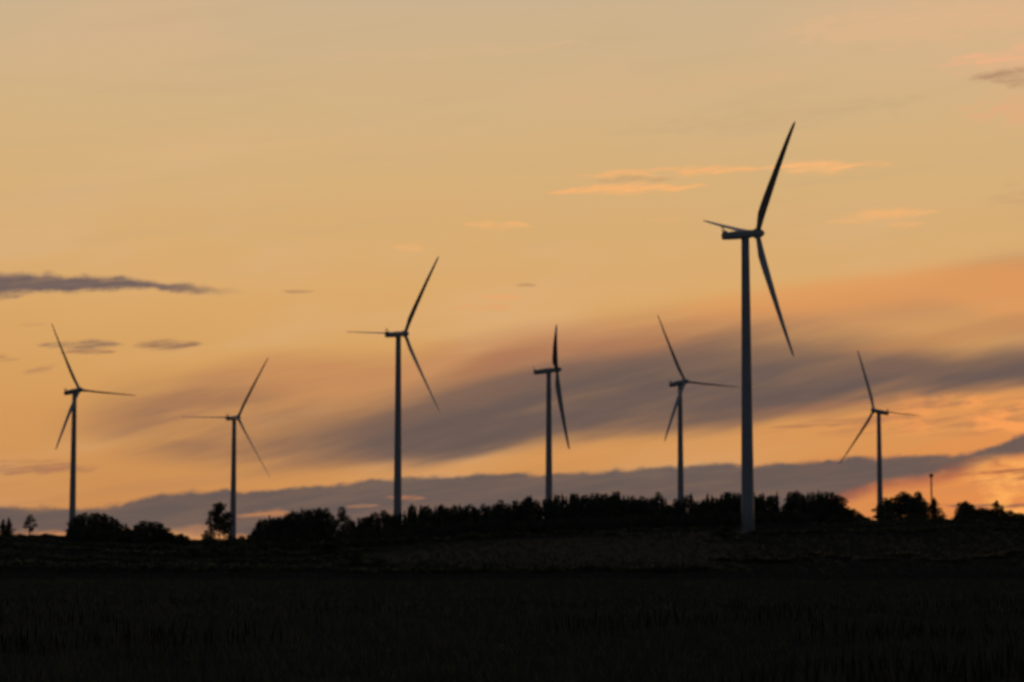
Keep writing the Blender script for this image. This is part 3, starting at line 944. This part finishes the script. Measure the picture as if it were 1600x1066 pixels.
# every treetop of the skyline is named by counting from the nearest landmark
marks = [(-50, 'left picture edge'), (116, 'leftmost turbine'), (343, 'tall gappy tree'), (366, 'second turbine'), (622, 'third turbine'), (857, 'edge-on turbine'),
         (1062, 'turbine left of the tallest'), (1165, 'tallest turbine'), (1225, 'pink gap in the wood'), (1373, 'last turbine'), (1480, 'bright horizon gap'), (1509, 'stout spruce'),
         (1557, 'rightmost pointed spruce'), (1700, 'edge')]
KW = {'spruce_tree': 'pointed dark spruce', 'pine_tree': 'tall narrow-crowned tree', 'leafy_tree': 'bushy round-topped tree', 'shrub': 'low bush', 'birch_tree': 'thin-leaved tree'}
for (ma, na), (mb, nb_) in zip(marks, marks[1:]):
    seg = sorted([f for f in front if ma < f[0] <= mb], key=lambda f: f[0])
    n = len(seg)
    for i, (x, o) in enumerate(seg):
        kw = KW[o.name.split('.')[0]]
        if i < (n + 1) // 2 or nb_ == 'edge':
            o['label'] = '%s, %s treetop right of the %s' % (kw, word(i + 1), na)
        else:
            o['label'] = '%s, %s treetop left of the %s' % (kw, word(n - i), nb_)
# second rank behind, a little lower, closing the wood
for x0, x1, step, Y, kinds, lab, grp in zones:
    row = []
    if x1 - x0 < 60 or x0 > 1370 or x0 < 400: continue
    x = x0 + 6.0
    while x <= x1 - 5:
        kd = rk.choice(('round', 'pine', 'spruce'))
        row.append(plant(x, sky_y(x) + rk.uniform(1, 8), Y + 45 + rk.uniform(-12, 12), kd, lab, 'back rank, ' + grp, wpx=rk.uniform(22, 30)))
        x += 15 * rk.uniform(0.8, 1.2)
    for i, o in enumerate(row):
        o['label'] = 'half-hidden back tree, %s from the left, %s' % (word(i + 1), grp)

mass = []
# -- undergrowth along the foot of the wood and field trees
plant(518, 838, 770, 'round', 'dark tree standing in front of the left end of the wood', wpx=46)
plant(556, 856, 700, 'round', 'round field tree low in front of the wood, left of the pale meadow', wpx=30)
plant(590, 866, 690, 'bush', 'round shrub at the left corner of the pale meadow', wpx=28)
plant(962, 830, 830, 'bush', 'broad low thicket on the pale meadow below the wood', wpx=62)
plant(985, 836, 812, 'bush', 'smaller shrub at the right end of the thicket on the pale meadow', wpx=34)
plant(1132, 822, 770, 'round', 'dark bushy tree just left of the foot of the tallest turbine', wpx=44)
plant(1150, 842, 760, 'bush', 'shrub between the bushy tree and the foot of the tallest turbine', wpx=30)
plant(1112, 846, 752, 'bush', 'shrub at the left of the bushy tree near the tallest turbine', wpx=34)
for x0, x1, step, y0, y1, Y, hs, lab, grp in [
    (-40, 300, 22, 848, 872, 800, 0, 'dark shrub in the thicket on the slope at the left', 'thicket on the left slope'),
    (-40, 600, 26, 872, 884, 690, 0, 'dark shrub along the left foot of the hill', 'shrubs along the left foot of the hill'),
    (300, 560, 15, 852, 862, 800, 0, 'dark shrub below the left end of the wood', 'shrubs below the left end of the wood'),
    (560, 1120, 20, 886, 880, 640, 0, 'shrub in the dark hedge below the pale meadow', 'hedge below the pale meadow'),
    (1130, 1640, 26, 872, 868, 690, 0, 'dark shrub along the right foot of the hill', 'shrubs along the right foot of the hill'),
    (1190, 1400, 16, 822, 820, 940, 0, 'low shrub along the right crest below the last turbine', 'shrubs on the right crest'),
    (1480, 1640, 12, 815, 811, 990, 0, 'low shrub on the crest by the bright horizon gap', 'shrubs on the far right crest'),
    (22, 108, 9, 835, 838, 985, 0, 'low shrub on the crest left of the leftmost turbine', 'shrubs on the left crest'),
    (112, 300, 10, 818, 838, 905, 0, 'undergrowth shrub below the copse right of the leftmost turbine', 'undergrowth of the left copse'),
    (302, 400, 10, 838, 840, 905, 0, 'undergrowth shrub at the foot of the gappy tree', 'undergrowth at the gappy tree'),
    (402, 640, 10, 826, 822, 935, 0, 'undergrowth shrub at the left end of the wood', 'undergrowth at the left end of the wood'),
    (640, 1170, 10, 814, 797, 950, 0, 'undergrowth shrub along the front of the wood', 'undergrowth along the wood'),
    (1176, 1352, 10, 795, 806, 950, 0, 'undergrowth shrub between the tallest turbine and the orange gap', 'undergrowth right of the tallest turbine'),
    (380, 700, 13, 846, 836, 880, 0, 'bush in the dark skirt below the left half of the wood', 'dark skirt of the left wood'),
    (700, 1110, 13, 834, 822, 890, 0, 'bush in the dark skirt below the right half of the wood', 'dark skirt of the right wood'),
    (-40, 380, 13, 846, 850, 860, 0, 'bush in the dark thicket below the left skyline', 'thicket below the left skyline'),
    (-40, 590, 12, 858, 862, 790, 0, 'bush in the dark thicket on the left slope', 'left slope thicket'),
    (-40, 570, 12, 870, 872, 735, 0, 'bush in the dark thicket on the left slope', 'left slope thicket'),
    (-40, 540, 12, 880, 884, 665, 0, 'bush in the dark thicket on the left slope', 'left slope thicket'),
    (1180, 1660, 14, 846, 842, 800, 0, 'bush in the dark scrub on the right slope', 'right slope scrub'),
    (1300, 1660, 14, 834, 830, 860, 0, 'bush in the dark scrub on the right slope', 'right slope scrub'),
    (206, 300, 11, 836, 846, 1000, 0, 'bush behind the sloping row left of the gappy tree', 'back bushes of the sloping row'),
    (404, 640, 12, 838, 834, 1000, 0, 'bush in the shade behind the left end of the wood', 'back bushes of the left wood'),
    (560, 1340, 13, 826, 805, 1010, 0, 'bush in the shade inside the long wood', 'inner bushes of the long wood'),
    (1378, 1470, 10, 799, 808, 955, 0, 'undergrowth shrub in the clump right of the last turbine', 'undergrowth of the right clump'),
    (1497, 1640, 9, 801, 804, 955, 0, 'undergrowth shrub between the right-hand spruces', 'undergrowth at the right edge'),
]:
    x = x0; row = []
    while x < x1:
        f = (x - x0) / (x1 - x0)
        yt = y0 + (y1 - y0) * f + rk.uniform(-3, 4)
        if Y == 1010: yt = float(np.interp(x, [560, 850, 1340], [826, 808, 806])) + rk.uniform(-3, 3)
        if 1362 < x < 1370 or 1472 < x < 1484: yt += 3
        Yj = Y + rk.uniform(-12, 12)
        tip = at(x, yt, Yj)
        if tip.z - ground_z(tip.x, Yj) < 0.8:
            tip.z = ground_z(tip.x, Yj) + rk.uniform(1.0, 1.8)
            yt = 890 - (tip.z - EYE) / Yj * F
        if lab.startswith(('bush', 'undergrowth')):
            mass.append((x, yt, Yj, step * rk.uniform(1.6, 2.3)))
        else:
            row.append(plant(x, yt, Yj, 'bush', lab, grp, wpx=step * rk.uniform(1.6, 2.3)))
        x += step * rk.uniform(0.75, 1.25)
    for i, o in enumerate(row):
        o['label'] = lab + (', %s from the left' % word(i + 1) if i < (len(row) + 1) // 2 else ', %s from the right' % word(len(row) - i))

# the closed undergrowth inside and below the woods reads as one dark mass
def thicket(name, items, label):
    V, Fs, off = [], [], 0
    for x, yt, Y, wpx in items:
        tip = at(x, yt, Y); gz = ground_z(tip.x, Y); h = max(tip.z - gz, 1.2); w = wpx / F * Y / 4.0
        for me_ in K['bush'][rk.randrange(4)][1:]:
            a = np.empty(len(me_.vertices) * 3); me_.vertices.foreach_get('co', a); a = a.reshape(-1, 3)
            r = rk.uniform(0, 6.28); c_, s_2 = math.cos(r), math.sin(r)
            b2 = np.stack([(a[:, 0] * c_ - a[:, 1] * s_2) * w + tip.x, (a[:, 0] * s_2 + a[:, 1] * c_) * w + Y, a[:, 2] * h / 3.0 + gz], -1)
            V.append(b2)
            Fs += [tuple(off + q for q in p.vertices) for p in me_.polygons]
            off += len(a)
    m = bpy.data.meshes.new(name); m.from_pydata(np.concatenate(V).tolist(), [], Fs); m.materials.append(MAT_LEAF)
    tag(link(name, m), label, 'undergrowth', kind='stuff')


thicket('wood_undergrowth', [q for q in mass if q[0] >= 380 and not (q[2] < 800 and q[0] < 620)], 'closed dark undergrowth inside and below the long wood on the crest')
thicket('thicket', [q for q in mass if q[0] < 380 or (q[2] < 800 and q[0] < 620)], 'closed dark thicket below the trees on the left skyline')

# ------------------------------------------------------------------ the thin mast on the right
mp = at(1455, 740, 1100); gz = ground_z(mp.x, 1100); mh = mp.z - gz
mast = empty('radio_mast', (mp.x, 1100, gz)); tag(mast, 'thin tall radio mast rising above the spruce at the right', 'radio mast')
vs, fs = [], []
s_ = 0.55
legs = [(s_ * math.cos(a), s_ * math.sin(a)) for a in (0.5, 0.5 + 2.094, 0.5 + 4.189)]
for lx, ly in legs:
    tube(vs, fs, (lx, ly, -0.2), (lx * 0.6, ly * 0.6, mh - 1.5), 0.13, 0.1, 6)
nb = 26
for i in range(nb):
    for j in range(3):
        z0, z1 = (mh - 1.6) * i / nb, (mh - 1.6) * (i + 1) / nb
        k0, k1 = 1 - 0.4 * i / nb, 1 - 0.4 * (i + 1) / nb
        a, b2 = legs[j], legs[(j + 1) % 3]
        tube(vs, fs, (a[0] * k0, a[1] * k0, z0), (b2[0] * k1, b2[1] * k1, z1), 0.05, 0.05, 4)
link('lattice_pole', mk('lattice_pole', vs, fs, MAT_DARKM, False), None, mast)
bm = bmesh.new()
bm_box(bm, 0, 0, mh - 0.9, 1.5, 1.5, 1.5, 0.1)
link('antenna_head', bm_done(bm, 'antenna_head', MAT_DARKM), None, mast)
vs, fs = [], []
tube(vs, fs, (0, 0, mh - 0.2), (0, 0, mh + 1.6), 0.05, 0.03, 6)
link('whip_antenna', mk('whip_antenna', vs, fs, MAT_DARKM, False), None, mast)

# ------------------------------------------------------------------ meadow grass
def blades(n, y0, y1, hmin, hmax, wid, mat, name, power=1.0, tex=None, lean=0.25):
    Y = y0 + (y1 - y0) * rng.uniform(0, 1, n) ** power
    X = rng.uniform(-1, 1, n) * (Y * 0.225 + 5)
    if tex is not None:
        keep = tex(X, Y) > rng.uniform(0, 1, n)
        X, Y = X[keep], Y[keep]; n = len(X)
    Z = terrain(X, Y) - 0.03
    h = rng.uniform(hmin, hmax, n) * (0.75 + 0.35 * np.sin(X * 0.9 + 2 * np.sin(Y * 0.21)) * np.sin(Y * 0.33 + 1.3 * np.sin(X * 0.4)))
    a = rng.uniform(0, np.pi, n); w = wid * rng.uniform(0.6, 1.4, n)
    dx, dy = np.cos(a) * w, np.sin(a) * w
    lx, ly = rng.normal(0, lean, n) * h, rng.normal(0, lean, n) * h
    v = np.empty((n, 5, 3))
    v[:, 0] = np.stack([X - dx, Y - dy, Z], -1); v[:, 1] = np.stack([X + dx, Y + dy, Z], -1)
    v[:, 2] = np.stack([X + dx * .7 + lx * .35, Y + dy * .7 + ly * .35, Z + h * .6], -1)
    v[:, 3] = np.stack([X - dx * .7 + lx * .35, Y - dy * .7 + ly * .35, Z + h * .6], -1)
    v[:, 4] = np.stack([X + lx, Y + ly, Z + h], -1)
    i = np.arange(n)[:, None] * 5
    nv, nf = n * 5, n * 2
    m = bpy.data.meshes.new(name)
    m.vertices.add(nv); m.vertices.foreach_set('co', v.reshape(-1))
    loops = np.concatenate([i + 0, i + 1, i + 2, i + 3, i + 3, i + 2, i + 4], 1).reshape(-1)
    m.loops.add(len(loops)); m.loops.foreach_set('vertex_index', loops.astype(np.int32))
    st = (np.arange(n)[:, None] * 7 + np.array([[0, 4]])).reshape(-1)
    tot = np.tile([4, 3], n)
    m.polygons.add(nf); m.polygons.foreach_set('loop_start', st.astype(np.int32)); m.polygons.foreach_set('loop_total', tot.astype(np.int32))
    m.update(calc_edges=True); m.validate()
    m.materials.append(mat)
    return link(name, m)


g = blades(170000, 40, 130, 0.35, 0.7, 0.018, MAT_GRASS, 'meadow_grass', 1.15)
tag(g, 'dark uncut meadow grass filling the foreground', 'grass', kind='stuff')
g = blades(90000, 125, 330, 0.4, 0.75, 0.05, MAT_GRASS, 'far_meadow_grass', 1.1)
tag(g, 'dark meadow grass farther out, towards the foot of the hill', 'grass', kind='stuff')
patch = lambda X, Y: np.clip(0.5 + 0.9 * np.sin(X * 0.35 + 1.7 * np.sin(Y * 0.12)) * np.sin(Y * 0.16 + 0.8 * np.sin(X * 0.23)), 0.03, 1)
g = blades(16000, 40, 150, 0.55, 0.95, 0.014, MAT_STALK, 'dry_grass_stalks', 1.2, patch, 0.12)
tag(g, 'pale dry seed stalks standing up out of the foreground meadow', 'grass stalks', kind='stuff')
patch2 = lambda X, Y: np.clip(-0.2 + 1.5 * np.sin(X * 0.21 + 0.4 + 1.1 * np.sin(Y * 0.09)) * np.sin(Y * 0.11 + 2 + np.sin(X * 0.3)), 0.0, 1)
g = blades(12000, 44, 190, 0.7, 1.3, 0.04, MAT_WEED, 'tall_weeds', 1.2, patch2, 0.08)
tag(g, 'taller dark weeds growing in patches through the foreground meadow', 'weeds', kind='stuff')

g = blades(110000, 300, 640, 0.5, 0.8, 0.12, MAT_GRASS, 'rough_pasture', 0.9)
tag(g, 'rough dark pasture between the meadow and the foot of the hill', 'pasture', kind='stuff')
def hay(X, Y):
    w1 = 9 * np.sin(Y / 31.0) + 5 * np.sin(Y / 11.0 + X / 17.0); w2 = 10 * np.sin(X / 23.0) + 6 * np.sin(X / 9.0 + 1)
    f = lambda t: np.clip(t / 16.0 + 0.5, 0, 1)
    return f(X + 56 + w1) * f(76 - X + w1) * f(Y - 682 + w2) * f(895 - Y + w2)
MAT_ROUGH = material('rough_grass', (0.045, 0.055, 0.042), (0.07, 0.08, 0.06), 0.05, 0.85, 5, spec=0.05)
g = blades(230000, 560, 1000, 0.5, 0.9, 0.16, MAT_ROUGH, 'hill_grass', 0.9, lambda X, Y: 1 - 0.93 * hay(X, Y))
tag(g, 'dark rough grass covering the slope below the wood', 'grass', kind='stuff')
MAT_HAY = material('hay', (0.042, 0.053, 0.042), (0.062, 0.073, 0.056), 0.08, 0.85, 5, spec=0.05)
g = blades(150000, 670, 905, 0.25, 0.4, 0.14, MAT_HAY, 'pale_hay_meadow', 1.0, lambda X, Y: hay(X, Y) * 0.8)
tag(g, 'paler hay meadow on the slope left of the tallest turbine', 'hay meadow', kind='stuff')
